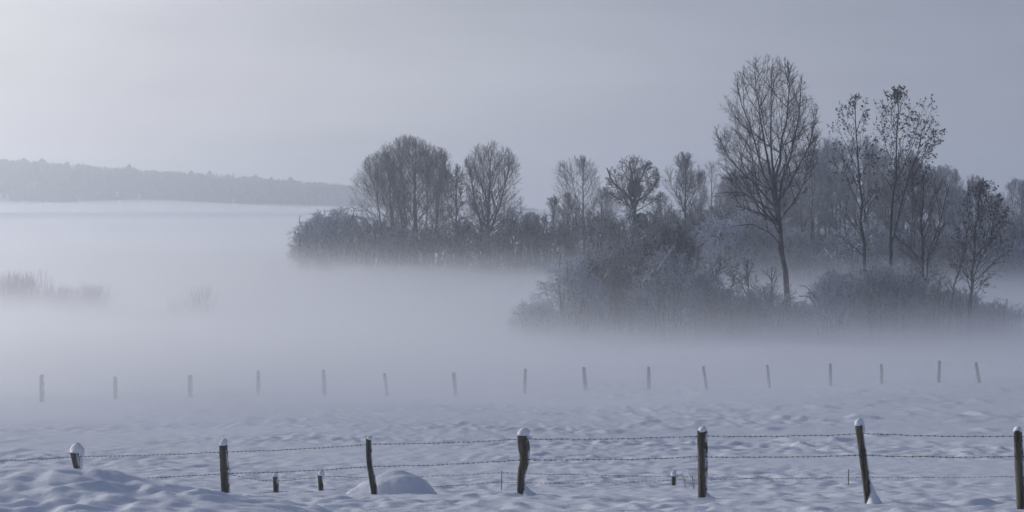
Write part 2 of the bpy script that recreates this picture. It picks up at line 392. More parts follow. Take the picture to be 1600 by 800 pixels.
# --- tall bare tree and the saplings of the near copse
make_plant('tall_tree', 'tallest bare tree, slightly leaning trunk and broad rounded crown above the near thicket', 'tree', 11, 1236, 165, 90, 'fan',
    (1198, 222, 86, 136, 122), m='bark_dark', mc='bark_dark', dens=.58, rs=.85,
    trunk_px=[([(1236, 509), (1231, 462), (1224, 400), (1217, 340), (1212, 290), (1207, 215), (1206, 105)], .36, .03),
              ([(1236, 509), (1229, 450), (1217, 340), (1216, 300), (1236, 240), (1247, 180), (1252, 120)], .2, .03),
              ([(1236, 509), (1229, 450), (1217, 345), (1210, 315), (1188, 262), (1168, 190), (1152, 130)], .2, .03),
              ([(1216, 332), (1186, 294), (1152, 262), (1126, 228)], .12, .02), ([(1218, 350), (1192, 318), (1155, 300), (1118, 302)], .11, .02),
              ([(1223, 388), (1206, 366), (1176, 350), (1140, 354)], .10, .02), ([(1221, 372), (1204, 340), (1170, 326), (1146, 322)], .08, .02), ([(1214, 322), (1238, 278), (1262, 235), (1276, 176)], .12, .02),
              ([(1217, 345), (1240, 316), (1258, 282), (1270, 240)], .09, .02), ([(1210, 300), (1196, 230), (1186, 170), (1180, 112)], .14, .02), ([(1210, 290), (1222, 220), (1232, 160), (1232, 105)], .14, .02)])
make_plant('slim_tree', 'slim tree with few withered leaves in its narrow crown, right of the tallest tree', 'tree', 12, 1356, 158, 143, 'slim',
    (1335, 225, 42, 84, 190), m='bark_dark', r0=.2, leaves=(420, .12, 12), dens=.8,
    trunk_px=[([(1356, 515), (1352, 425), (1346, 330), (1341, 250), (1336, 150)], .21, .03)])
make_plant('slim_tree', 'slim forked tree with many withered leaves leaning out right at its top', 'tree', 13, 1386, 160, 138, 'slim',
    (1412, 210, 62, 74, 110), m='bark_dark', leaves=(820, .125, 13), dens=.95,
    trunk_px=[([(1386, 515), (1388, 430), (1394, 330), (1401, 230), (1402, 142)], .2, .03), ([(1386, 515), (1389, 420), (1396, 370), (1412, 300), (1440, 215)], .12, .03)])
make_plant('bare_tree', 'small bare tree with open spreading branches, right of the forked slim tree', 'tree', 14, 1446, 158, 262, 'slim',
    (1444, 345, 50, 85, 95), m='bark_dark', dens=.8,
    trunk_px=[([(1446, 515), (1445, 455), (1441, 380), (1441, 320), (1446, 268)], .19, .03), ([(1446, 515), (1446, 450), (1448, 405), (1470, 345), (1484, 290)], .1, .03), ([(1446, 515), (1445, 450), (1440, 415), (1420, 385), (1402, 375)], .08, .03)])
make_plant('leafy_tree', 'small tree hung with withered leaves, its slanting trunk farthest right in the near copse', 'tree', 15, 1514, 152, 280, 'slim',
    (1532, 385, 52, 108, 105), m='bark_dark', leaves=(430, .12, 4), dens=.95,
    trunk_px=[([(1514, 530), (1516, 480), (1519, 420), (1526, 350), (1533, 284)], .17, .03), ([(1514, 530), (1517, 470), (1524, 420), (1548, 370), (1562, 330)], .07, .02)])
make_plant('leaning_sapling', 'thin leaning sapling with pale twigs at the left of the leafy slanting tree', 'tree', 16, 1478, 156, 350, 'slim',
    (1502, 405, 30, 60, 55), m='bark_dark', dens=.6, trunk_px=[([(1478, 520), (1490, 450), (1506, 400), (1514, 352)], .1, .03)])
make_plant('bare_shrub_tree', 'crooked bare small tree rising from the highest part of the near thicket', 'tree', 17, 1048, 162, 345, 'oak',
    (1052, 415, 62, 70, 80), m='bark', dens=.75, stems=5, r0=.22)
make_plant('leaning_tree', 'low bare tree with long branch leaning right, just right of the near thicket peak', 'tree', 18, 1085, 160, 400, 'oak',
    (1120, 450, 58, 52, 50), m='bark', dens=.6, trunk_px=[([(1085, 512), (1092, 480), (1112, 440), (1134, 402)], .13, .03), ([(1085, 512), (1098, 480), (1128, 462), (1152, 440)], .1, .03)])
for i, (bx, Y, top, rx, lab) in enumerate([(915, 160, 398, 34, 'thin many-stemmed shrub poking from the left part of the near thicket'), (962, 163, 378, 38, 'many-stemmed shrub in the middle of the near thicket'),
        (1008, 161, 366, 36, 'many-stemmed shrub just left of the crooked small tree'), (1300, 156, 420, 30, 'snowy spreading shrub left of the slim narrow-crowned tree'), (1370, 153, 412, 32, 'snowy shrub between the slim tree and the forked one')]):
    make_plant('bare_shrub', lab, 'shrub', 170 + i, bx, Y, top, 'oak', (bx, 455, rx, 455 - top, 60), m='bark', mc='bark' if i < 3 else 'twig_frosty', dens=.62, stems=6, r0=.16, group='shrubs of the near thicket')
make_plant('small_bare_tree', 'small bare tree standing halfway between thicket peak and tallest trunk', 'tree', 19, 1168, 160, 402, 'oak',
    (1160, 448, 34, 46, 50), m='bark', dens=.7, r0=.14)
make_plant('small_bare_tree', 'small bare tree standing close by the left of the tallest trunk', 'tree', 20, 1206, 164, 414, 'oak',
    (1204, 458, 26, 46, 50), m='bark', dens=.6, r0=.11)

# --- thicket of the near copse
near = [  # bx, Y, cx, cy, rx, rzup, stems, label
    (838, 152, 836, 515, 40, 46, 18, 'low drooping frosted bush at the left tip of the near thicket'),
    (893, 156, 890, 490, 52, 88, 22, 'rounded frosted bush second from the left tip of the near thicket'),
    (940, 162, 938, 480, 50, 104, 22, 'tall frosted bush third from the left tip of the near thicket'),
    (990, 158, 988, 480, 52, 112, 24, 'dense tall bush left of the crooked small tree in the near thicket'),
    (1040, 154, 1036, 490, 52, 100, 24, 'dense bush around the foot of the crooked small tree'),
    (1095, 158, 1092, 495, 50, 66, 20, 'low dark bush right of the crooked small tree'),
    (1148, 158, 1146, 498, 46, 52, 18, 'low bush under the halfway small bare tree'),
    (1200, 160, 1200, 500, 46, 50, 18, 'low bush hiding the foot of the tallest tree on its left'),
    (1262, 158, 1258, 505, 30, 32, 12, 'smallest bush right beside the tallest trunk'),
    (1308, 154, 1306, 495, 46, 70, 20, 'snowy bush at the left end of the right-hand near thicket'),
    (1352, 156, 1350, 490, 46, 84, 22, 'snowy bush at the foot of the slim narrow-crowned tree'),
    (1402, 154, 1402, 490, 48, 84, 22, 'snowy rounded bush at the foot of the forked slim tree'),
    (1452, 156, 1452, 495, 46, 68, 18, 'dim bush at the foot of the open spreading small tree'),
    (1500, 158, 1500, 500, 42, 52, 16, 'dim low bush left of the leafy slanting tree'),
    (1560, 156, 1560, 508, 46, 34, 14, 'faint low bush right of the leafy slanting tree in the fog'),
]
for i, (bx, Y, cx, cyy, rx, rz, ns, lab) in enumerate(near):
    make_plant('snowy_bush', lab, 'bush', 100 + i, bx, Y, cyy - rz, 'bush', (cx, cyy + 8, rx * 1.22, (rz + 8) * 1.04, 50), m='bark', mc='twig_snowy' if i in (0, 1, 9) else 'twig_frosty' if i % 3 else 'bark', stems=ns + (9 if i < 3 else 5), dens=.9, group='bushes of the near thicket')

# --- far clump left
FY = 285.
make_plant('round_tree', 'large round bare tree with many upright stems, biggest crown of the far clump', 'tree', 31, 645, 285, 212, 'fan',
    (636, 305, 72, 93, 95), stems=5, r0=.42, rs=1.2, dens=.92)
make_plant('spreading_tree', 'bare tree with branches sweeping left at the left edge of the biggest round crown', 'tree', 32, 612, 283, 235, 'fan',
    (596, 318, 54, 80, 80), stems=3, r0=.34, rs=1.15, dens=.95, lean=-20)
make_plant('round_tree', 'bare tree forming the right side of the biggest round crown', 'tree', 33, 672, 288, 228, 'fan',
    (680, 310, 44, 82, 80), stems=3, r0=.34, rs=1.15, dens=.95)
make_plant('dense_tree', 'dark dense ivy-covered tree in the gap between the two round crowns', 'tree', 34, 712, 289, 255, 'oak',
    (706, 325, 38, 72, 70), r0=.35, rs=1.8, dens=1.2)
make_plant('round_tree', 'single round bare tree with short thick trunk forking low', 'tree', 35, 757, 285, 220, 'fan',
    (766, 308, 58, 88, 85), r0=.55, rs=1.2, dens=1.0,
    trunk_px=[([(757, 437), (758, 380), (762, 355), (765, 300), (768, 235)], .55, .05), ([(757, 437), (757, 385), (752, 350), (740, 305), (734, 260)], .4, .05), ([(757, 437), (758, 380), (772, 345), (787, 300), (796, 258)], .36, .05)])
make_plant('open_tree', 'open-crowned bare tree with wide fan of limbs, first right of the far round trees', 'tree', 36, 912, 300, 243, 'fan',
    (903, 303, 52, 60, 60), r0=.34, rs=1.3, dens=1.1)
t_poll = make_plant('pollarded_tree', 'bare tree with few stout forked boughs and a dark ivy ball on its trunk', 'tree', 37, 990, 290, 246, 'oak',
    (990, 300, 48, 58, 40), m='bark_dark', rs=1.4, dens=.75,
    trunk_px=[([(990, 436), (990, 350), (992, 300), (983, 252)], .42, .12), ([(990, 436), (990, 345), (988, 316), (958, 285), (948, 262)], .26, .08), ([(990, 436), (990, 350), (995, 315), (1018, 300), (1030, 272)], .26, .08), ([(990, 436), (990, 340), (992, 300), (1005, 270), (1010, 258)], .2, .08)])
make_plant('oval_tree', 'tall dense oval tree between the pollarded one and the tallest tree', 'tree', 38, 1070, 285, 238, 'fan',
    (1070, 300, 38, 62, 75), r0=.3, rs=1.5, dens=1.35)
make_plant('thin_tree', 'thin pale bare tree just right of the tall dense oval tree', 'tree', 39, 1112, 300, 252, 'fan',
    (1112, 305, 28, 54, 50), r0=.22, rs=1.3, dens=.7, mc='twig_frosty')
make_plant('small_tree', 'small thin tree low in the gap right of the far round trees', 'tree', 40, 866, 292, 305, 'oak',
    (866, 345, 34, 40, 30), r0=.2, rs=1.3, dens=1.0)
for i, (bx, Y, top, rx, lab) in enumerate([(888, 305, 300, 30, 'faint small round tree between the far gap and the open-crowned tree'), (946, 312, 292, 32, 'faint round tree between the open-crowned and the pollarded tree'), (1032, 305, 300, 28, 'faint low tree between the pollarded and the oval tree'),
        (1094, 310, 268, 26, 'faint narrow tree squeezed between the oval and the thin pale tree'), (1142, 305, 272, 32, 'faint round tree left of the lower boughs of the tallest tree'), (828, 300, 330, 26, 'low round tree close right of the low-forking round tree')]):
    make_plant('faint_tree', lab, 'tree', 180 + i, bx, Y, top, 'fan', (bx, (top + 400) / 2, rx, (400 - top) / 2, 60), m='bark', mc='twig_frosty' if i % 2 else 'bark', r0=.22, rs=1.4, dens=1.15)
def ivy(seed, px, py, Y, r, name, parent):
    rng = np.random.default_rng(seed); c = at(px, py, Y) - np.array(parent.location)
    n = 1500; d = unit(rng.normal(0, 1, (n, 3))) * r * rng.uniform(.3, 1, (n, 1))**.5 * np.array([.85, .85, 1.15]); p = c + d
    a = unit(rng.normal(0, 1, p.shape)); b = unit(np.cross(a, rng.normal(0, 1, p.shape))); s = .16
    q = np.stack([p - a * s, p - b * s, p + a * s, p + b * s], 1).reshape(-1, 3)
    link(name, new_mesh(name, q, np.arange(len(q)).reshape(-1, 4), M['conifer']), parent=parent)
ivy(3, 991, 295, 290, 1.15, 'ivy', t_poll); ivy(4, 1001, 347, 289, 1.2, 'ivy', t_poll)

far_b = [  # bx, Y, cx, cy, rx, rzup, stems
    (478, 280, 480, 402, 30, 58, 18, 'frosted low bush at the left tip of the far clump'),
    (508, 279, 508, 398, 36, 70, 20, 'big snow-covered round bush behind the left tip of the far clump'),
    (540, 286, 540, 388, 38, 68, 18, 'taller frosted bush behind the big snow-covered round one'),
    (578, 282, 578, 392, 36, 52, 16, 'frosted bush below the branches sweeping left'),
    (622, 280, 620, 398, 38, 44, 16, 'dark bush left of the stems of the biggest round tree'),
    (668, 279, 668, 398, 38, 42, 16, 'dark bush hiding the feet of the biggest round tree'),
    (716, 280, 716, 396, 38, 52, 16, 'dark bush at the foot of the ivy-covered tree'),
    (762, 278, 762, 400, 36, 40, 14, 'dark bush at the foot of the low-forking round tree'),
    (808, 282, 806, 396, 38, 66, 16, 'dark bush right of the low-forking round tree'),
    (850, 284, 850, 396, 38, 63, 16, 'dark bush below the small thin tree of the gap'),
    (895, 286, 895, 392, 38, 57, 14, 'dark bush below the open-crowned tree'),
    (940, 288, 940, 390, 38, 65, 14, 'dark bush between the open-crowned and the pollarded tree'),
    (985, 286, 985, 390, 38, 59, 14, 'dark bush below the pollarded tree'),
    (1030, 290, 1030, 388, 38, 63, 14, 'dark bush between the pollarded and the oval tree'),
    (1080, 292, 1080, 388, 40, 72, 14, 'dark bush below the tall dense oval tree'),
    (1130, 292, 1130, 385, 40, 70, 14, 'dark bush below the thin pale tree'),
]
for i, (bx, Y, cx, cyy, rx, rz, ns, lab) in enumerate(far_b):
    make_plant('frosted_bush', lab, 'bush', 200 + i, bx, Y, cyy - rz, 'bush', (cx, cyy, rx * 1.2, rz, 44), m='bark', mc='twig_snowy' if i < 3 else 'twig_frosty' if i < 5 else 'bark', stems=ns + (14 if i < 3 else 8), rs=1.7, group='bushes of the far clump', dens=.9)

# --- wood behind the near copse
protos = []
for i, (bx, Y, top, rx) in enumerate([(1262, 262, 228, 48), (1345, 268, 205, 46), (1420, 275, 232, 44), (1192, 285, 248, 40)]):
    labs = ['dense frosted tree of the wood directly right of the tallest trunk', 'highest crown of the wood, behind the slim narrow tree',
            'dense frosted tree of the wood behind the forked slim tree', 'dim tree of the wood seen through the left of the tallest crown']
    t = make_plant('wood_tree', labs[i], 'tree', 60 + i, bx, Y, top, 'oak', (bx, 312, rx, 312 - top, 90), m='bark', mc='twig_frosty' if i != 2 else 'bark', stems=3, r0=.4, rs=1.6, dens=.95, group='trees of the wood')
    protos.append((t, CZ - (top - HY) / F * Y - t.location.z))
wl = [(1155, 300, 262), (1225, 300, 250), (1240, 275, 275), (1300, 285, 212), (1310, 262, 262), (1375, 292, 222), (1388, 262, 262), (1455, 285, 258), (1478, 300, 255), (1500, 282, 285), (1525, 305, 272), (1555, 300, 300), (1592, 262, 276), (1640, 270, 262), (1700, 280, 256), (1135, 315, 280), (1270, 310, 240), (1420, 310, 250)]
rng = np.random.default_rng(8)
for i, (bx, Y, top) in enumerate(wl):
    t, h = protos[i % 4]
    if bx == 1592: lab = 'round dark tree cut by the right edge of the picture'
    elif bx > 1600: lab = 'tree of the wood beyond the right edge, %s' % ('nearer' if bx < 1650 else 'farther')
    elif bx == 1500: lab = 'low crown of the wood left of the leafy slanting tree top'
    elif bx == 1525: lab = 'dim low crown of the wood behind the leafy slanting tree'
    else: lab = 'frosted tree merging into the misty wood behind the near copse'
    copy_plant(t, bx, Y, top, h, lab, rng.uniform(0, 6.3), 'trees of the wood', rng.uniform(.85, 1.1))
bs = [o for o in COL.objects if o.name.startswith('snowy_bush')]
for i in range(16):
    src = bs[(i * 5) % 11]; bx = 1150 + i * 30 + rng.uniform(-8, 8); Y = 250 + rng.uniform(0, 20)
    copy_plant(src, bx, Y, 372 - rng.uniform(0, 40), 8.0 if False else max(2., CZ - (near[(i * 5) % 11][3] - near[(i * 5) % 11][5] - HY) / F * near[(i * 5) % 11][1] - src.location.z), 'bush in the misty undergrowth at the foot of the wood', rng.uniform(0, 6.3), 'undergrowth of the wood', 1.25)

# --- reeds in the foggy meadow
def reeds(seed, px0, px1, Y, hpx, n, label):
    rng = np.random.default_rng(seed); s = Y / F; xc = ((px0 + px1) / 2 - 800) * s; z0 = gpt(xc, Y); w = (px1 - px0) * s / 2
    K = 4; P = np.zeros((n, K, 3)); x = np.clip(rng.normal(0, .45, n), -1, 1); x = (.45 * x + .55 * np.round(x * 6) / 6) * w; y = rng.normal(0, 1.2, n)
    zz = gz(xc + x, Y + y) - z0 - .1; h = hpx * s * rng.uniform(.25, 1.1, n)**1.3; dx, dy = rng.normal(0, .16, n), rng.normal(0, .16, n)
    for k in range(K):
        u = k / (K - 1); P[:, k] = np.stack([x + dx * h * u**1.5, y + dy * h * u**1.5, zz + h * u], 1)
    R = np.broadcast_to(np.array([.012, .010, .02, .005])[None], (n, K))
    v, q = tubes(P, R, 3); o = link('reed_clump', new_mesh('reed_clump', v, q, M['reed']), (xc, Y, z0)); tag(o, label, 'reeds', 'reed clumps in the foggy meadow')
reeds(1, -20, 75, 178, 58, 800, 'tall dense brownish reed clump at the left picture edge')
reeds(2, 65, 125, 176, 38, 400, 'lower thin reed clump right of the tall one at the edge')
reeds(3, 110, 172, 174, 46, 460, 'brownish reed clump ending the long row of reeds')
reeds(5, 250, 300, 173, 26, 120, 'faintest low reed clump alone in the fog')
reeds(4, 288, 336, 173, 46, 150, 'sparse upright reed clump standing alone in the fog')

# ------------------------------------------------------------------ fences
def blob(c, r, seed, n=2.2, amp=.14, cut=None):
    """lumpy snow lump: centre, radii"""
    U, V = 20, 12; rng = np.random.default_rng(seed); ph = rng.uniform(0, 6.28, 6)
    u = np.linspace(0, 2 * math.pi, U, endpoint=False); vv = np.linspace(0, math.pi, V)
    uu, ww = np.meshgrid(u, vv)
    k = 1 + amp * (np.sin(2 * uu + ph[0]) * np.sin(ww * 2 + ph[1]) + .6 * np.sin(3 * uu + ph[2] + ww * 3) * np.sin(ww))
    x = np.sin(ww) * np.cos(uu) * k; y = np.sin(ww) * np.sin(uu) * k; z = np.cos(ww) * (1 + amp * .4 * np.sin(ph[3]))
    v = np.stack([x * r[0], y * r[1], z * r[2]], -1).reshape(-1, 3) + np.array(c)
    a, b = np.meshgrid(np.arange(V - 1), np.arange(U), indexing='ij'); i = a * U + b; j = a * U + (b + 1) % U
    q = np.stack([i, i + U, j + U, j], -1).reshape(-1, 4)
    return v, q
def post_mesh(path, w, seed, sides=14):
    """path points (world), w widths (m)"""
    rng = np.random.default_rng(seed); K = 26; t = np.linspace(0, 1, len(path)); tt = np.linspace(0, 1, K); path = np.array(path)
    P = np.stack([np.interp(tt, t, path[:, a]) for a in range(3)], 1)
    for _ in range(3): P[1:-1] = (P[:-2] + 2 * P[1:-1] + P[2:]) / 4
    R = np.interp(tt, t, w) / 2; a = np.arange(sides) / sides * 2 * math.pi; ph = rng.uniform(0, 6.28, 8)
    v = np.zeros((K, sides, 3))
    for k in range(K):
        rr = R[k] * (1 + .07 * np.sin(2 * a + ph[0] + tt[k] * 2) + .05 * np.sin(3 * a + ph[1] + 3 * tt[k]) + .035 * np.sin(6 * a + ph[2]) + .03 * rng.normal(0, 1, sides))
        v[k, :, 0] = P[k, 0] + np.cos(a) * rr; v[k, :, 1] = P[k, 1] + np.sin(a) * rr; v[k, :, 2] = P[k, 2]
    v[-1, :, 2] += .02 * np.cos(a + ph[3])
    vv = v.reshape(-1, 3); top = v[-1].mean(0) + np.array([0, 0, .006]); vv = np.vstack([vv, top])
    n, s = np.meshgrid(np.arange(K - 1), np.arange(sides), indexing='ij'); i = n * sides + s; j = n * sides + (s + 1) % sides
    q = np.stack([i, j, j + sides, i + sides], -1).reshape(-1, 4)
    s = np.arange(sides); tri = np.stack([(K - 1) * sides + s, (K - 1) * sides + (s + 1) % sides, np.full(sides, K * sides)], 1)
    return vv, [q, tri]
def add_post(fence, Y, path, w, seed, cap=None, drapes=(), drift=None, label=None):
    """path rows from foot to top, px; w widths px; cap = (cx, top, half width, height) px"""
    s = Y / F; pts = [at(px, py, Y) for px, py in path]
    z = gpt(pts[0][0], Y); dz = pts[0][2] - z
    pts[0][2] = min(z, pts[0][2]) - .12
    ws = [a * s for a in w]; o = np.array([pts[0][0], Y, z])
    v, f = post_mesh([p - o for p in pts], ws, seed)
    fl = np.array(fence.location)
    p = link('post', new_mesh('post', v, f, M['post'], True), o - fl, fence)
    if label: p['label'] = label
    if cap:
        cx, ct, hw, hh = cap; t = pts[-1]
        c = at(cx, path[-1][1], Y) - o
        def dome(v, f):
            k = (v[:, 2] - c[2]) / (hh * s); v = v.copy(); v[:, 0] += .22 * hw * s * np.clip(k, -1, 1)
            v[:, 2] = np.maximum(v[:, 2], c[2] - .008 - .25 * np.abs(v[:, 0] - c[0]) * (v[:, 0] > c[0])); return v, f
        parts = [dome(*blob((c[0] - .1 * hw * s, 0, c[2] + hh * s * .12), (hw * s * .93, hw * s * .93, hh * s * .86), seed, amp=.16))]
        for dx, dy, rx, rz in drapes:
            parts.append(blob((at(dx, dy, Y) - o) + np.array([0, 0, 0]), (rx * s, rx * s * 1.2, rz * s), seed + 7, amp=.18))
            if (dx, dy) == (352, 739): link('snow_ledge', new_mesh('snow_ledge', *join(parts[1:]), M['snow'], True), (0, 0, 0), p); parts = parts[:1]
        v, f = join(parts); link('snow_cap', new_mesh('snow_cap', v, f, M['snow'], True), (0, 0, 0), p)
    if drift:
        dx, hw, hh = drift
        U, V = 24, 10; parts = []
        c = np.array([(dx - 800) * s - o[0], -.02, 0]); a = np.linspace(0, 2 * math.pi, U, endpoint=False); vs = []
        for k in range(V):
            u = k / (V - 1); rr = (1 - u)**1.35; zz = hh * s * u
            # the drift leans on the post: its peak is shifted towards it
            vs.append(np.stack([c[0] * (1 - .8 * u) + np.cos(a) * hw * s * rr, c[1] + .05 * u + np.sin(a) * hw * s * 1.4 * rr, np.full(U, zz - .05) + .008 * np.sin(3 * a + k)], 1))
        v = np.concatenate(vs); n, q_ = np.meshgrid(np.arange(V - 1), np.arange(U), indexing='ij'); i = n * U + q_; j = n * U + (q_ + 1) % U
        link('snow_drift', new_mesh('snow_drift', v, np.stack([i, j, j + U, i + U], -1).reshape(-1, 4), M['snow'], True), (0, 0, 0), p)
    return p
def add_wire(fence, pts, r, seed, sag=.02, barb=.1, name='barbed_wire'):
    """pts: list of (px, py, Y)"""
    rng = np.random.default_rng(seed); W_ = [at(*p) for p in pts]; path = []
    for a, b in zip(W_[:-1], W_[1:]):
        n = max(6, int(np.linalg.norm(b - a) / .12))
        for i in range(n):
            u = i / n; p = a * (1 - u) + b * u; p[2] -= sag * 4 * u * (1 - u); path.append(p + rng.normal(0, .0035, 3))
    path.append(W_[-1]); path = np.array(path); fl = np.array(fence.location)
    parts = [tubes((path - fl)[None], np.full((1, len(path)), r), 5)]
    if barb:
        seg = np.linalg.norm(np.diff(path, axis=0), axis=1); cum = np.concatenate([[0], np.cumsum(seg)]); s = np.arange(.03, cum[-1], barb) ; s = s + rng.normal(0, .008, len(s))
        c = np.stack([np.interp(s, cum, path[:, a]) for a in range(3)], 1) - fl
        for k in range(2):
            d = unit(np.stack([rng.normal(0, .5, len(c)), rng.normal(0, .6, len(c)), rng.choice([-1., 1.], len(c))], 1)) * .016
            parts.append(tubes(np.stack([c - d, c, c + d], 1), np.tile([r * .5, r * 1.25, r * .5], (len(c), 1)), 4))
        knot = np.zeros_like(c); knot[:, 0] = .012
        parts.append(tubes(np.stack([c - knot, c, c + knot], 1), np.tile([r * 1.2, r * 2.0, r * 1.2], (len(c), 1)), 5))
    v, f = join(parts); o = link(name, new_mesh(name, v, f, M['wire']), (0, 0, 0), fence)
YP = [36.5, 35, 33.5, 32, 30.5, 28.6, 27.6]
XP = [120, 350, 578, 817, 1097, 1348, 1592]
fence = thing('barbed_wire_fence', 'nearest fence of seven dark snow-capped wooden posts strung with barbed wire', 'fence', (at(817, 0, 32)[0], 32, gpt(at(817, 0, 32)[0], 32)))
add_post(fence, YP[0], [(124, 775), (121, 735), (116, 706)], [11, 12, 14], 1, (120, 690, 10.5, 15), [(128, 706, 4, 9), (127, 722, 2.6, 14)])
add_post(fence, YP[1], [(353, 774), (351, 735), (349, 695)], [13, 14, 14], 2, (350, 685, 7.5, 10), [(355, 735, 5, 4), (352, 739, 6, 2.5)])
add_post(fence, YP[2], [(587, 777), (583, 755), (577, 722), (576, 686)], [10, 10, 9, 9], 3, (577, 681, 5, 5.5))
add_post(fence, YP[3], [(814, 774), (815, 740), (821, 718), (819, 700), (817, 679)], [13, 13, 15, 18, 17], 4, (819, 668, 10, 11), [(824, 684, 4, 7), (828, 683, 3, 2)], (829, 15, 22))
add_post(fence, YP[4], [(1098, 780), (1098, 725), (1097, 674)], [15, 16, 16], 5, (1098, 667, 8, 8), [(1103, 680, 3, 7)], (1110, 17, 18))
add_post(fence, YP[5], [(1358, 784), (1351, 730), (1342, 664)], [12, 13, 13], 6, (1343, 653, 8, 11), [(1349, 670, 3, 8)], (1366, 15, 44))
add_post(fence, YP[6], [(1597, 794), (1593, 730), (1590, 674)], [14, 15, 14], 7, (1590, 666, 7, 8))
off = .045
w1 = [(-260, 731, 37.4), (0, 719, 37.1)] + [(x, y, Y - .05) for x, y, Y in zip(XP, [713, 706, 694, 686, 681.5, 677.5, 681.5], YP)] + [(1860, 690, 26.5)]
w2 = [(-260, 768, 37.4), (0, 755, 37.1)] + [(x, y, Y - .05) for x, y, Y in zip(XP, [750, 740, 729, 718.5, 713.5, 711, 713], YP)] + [(1860, 722, 26.5)]
add_wire(fence, w1, .0038, 1); add_wire(fence, w2, .0042, 2)
low = thing('sunken_fence', 'half-buried fence of short stumps with slack barbed wire behind the nearest posts', 'fence', (at(500, 0, 36)[0], 36, gpt(at(500, 0, 36)[0], 36)))
add_post(low, 36.0, [(433, 775), (431, 758), (430, 744)], [9, 9, 8], 21, (430, 739, 4.5, 6), [(427, 750, 2.5, 2.5)])
add_post(low, 36.2, [(503, 775), (501, 755), (500, 742)], [8, 8, 8], 22, (502, 735, 5, 8), [(505, 743, 2.5, 6)], (509, 8, 8))
add_post(low, 38.8, [(1053, 756), (1053, 748), (1053, 743)], [7, 7, 8], 23, (1053, 735, 5, 8))
add_wire(low, [(352, 738, 35.1), (398, 749, 35.6), (430, 751, 36), (470, 748, 36), (500, 744, 36.2), (620, 745, 36.6), (783, 738.5, 37), (900, 741, 38), (1053, 744, 38.8), (1200, 747, 38.6), (1325, 746, 38.2), (1600, 744, 37.6), (1860, 745, 37)], .0028, 3, .015)
add_wire(low, [(352, 773, 35.1), (431, 768, 36), (500, 767.5, 36.2), (600, 764, 36.5), (700, 759, 36.8), (783, 753, 37), (900, 755, 37.6), (1053, 750, 38.7), (1180, 748, 38.6)], .0028, 4, .01)
for k, (px, t_, b_, Y) in enumerate([(783, 736, 763, 37.), (1325, 733, 759, 38.2)]):
    a = at(px, b_, Y); a[2] = min(a[2], gpt(a[0], Y)) - .1; b2 = at(px + 1, t_, Y); P = np.array([[a, (a + b2) / 2 + [.004, 0, 0], b2]]) - np.array(low.location)
    v, f = tubes(P, np.full((1, 3), .009), 6); link('stake', new_mesh('stake', v, f, M['wire']), parent=low)

far = thing('distant_fence', 'row of sixteen thin faint posts fading into the fog beyond the snowfield', 'fence', (0, 82, gpt(0, 82)))
fp = [(66, 593, 635, 16), (181, 596, 631, 12), (298, 594, 630, 17), (404, 591, 628, 11), (508, 586, 626, 12), (606, 585, 621, 11), (713, 581, 617, 13), (820, 578, 616, 11), (916, 575, 612, 12), (1014, 577, 614, 12), (1105, 572, 608, 10), (1203, 572, 607, 10), (1298, 571, 605, 11), (1378, 570, 601, 10), (1467, 564, 598, 10), (1531, 566, 598, 10)]
rng = np.random.default_rng(77); tops = []
for i, (px, t_, b_, w10) in enumerate(fp):
    Y = np.interp(px, [0, 1600], [75.5, 95]); s = Y / F; tx = px - 1 if px < 300 else px + rng.uniform(-7, 1)
    if px == 1467: tx = 1468
    if px == 820: tx = 821
    a = at(px, b_, Y); g = gpt(a[0], Y); h = (b_ - t_) * s; o = np.array([a[0], Y, g - .1]); ww = w10 / 10 * 5.2 * s
    v, f = post_mesh([(0, 0, 0), ((tx - px) * s * .45, 0, h * .5), ((tx - px) * s, 0, h + .1)], [ww, ww, ww * .8], 50 + i, 8)
    link('post', new_mesh('post', v, f, M['post'], True), o - np.array(far.location), far)
    tops.append(o + np.array([(tx - px) * s * .9, -.06, h * .9]))
def raw_wire(parent, pts, r):
    P = np.array(pts)[None] - np.array(parent.location); v, f = tubes(P, np.full(P.shape[:2], r), 4); link('wire', new_mesh('wire', v, f, M['wire']), parent=parent)
raw_wire(far, tops, .0018)

# snow mound behind the third post, dry weeds
mnd = at(618, 776, 34.6); g = gpt(mnd[0], 34.6)
nU, nV = 60, 24; a = np.linspace(0, 2 * math.pi, nU, endpoint=False); vs = []
for k in range(nV):
    u = k / (nV - 1); rr = 1 - u**1.0; hh = (1 - rr**2.1)
    ca, sa = np.cos(a), np.sin(a)
    sx = np.where(ca > 0, .86, .96)
    x = np.where(ca < 0, ca * rr**1.25 * 1.05, ca * rr * .86) + .10 * (u); y = sa * rr * .75
    z = hh * .52 - .12 + .045 * noise(x * 2.1 + 5, y * 2.1, 3) * 1.5 + .02 * noise(x * 5, y * 5, 4) - .08 * np.exp(-((x + .42) / .12)**2) * sstep(-.1, -.5, y) * (1 - u)
    vs.append(np.stack([x, y, z], 1))
v = np.concatenate(vs); n, q_ = np.meshgrid(np.arange(nV - 1), np.arange(nU), indexing='ij'); i = n * nU + q_; j = n * nU + (q_ + 1) % nU
o = link('snow_mound', new_mesh('snow_mound', v, np.stack([i, j, j + nU, i + nU], -1).reshape(-1, 4), M['snow'], True), (mnd[0], 34.6, g)); tag(o, 'smooth rounded heap of snow behind the thin bent third post', 'snow mound')
rng = np.random.default_rng(5)
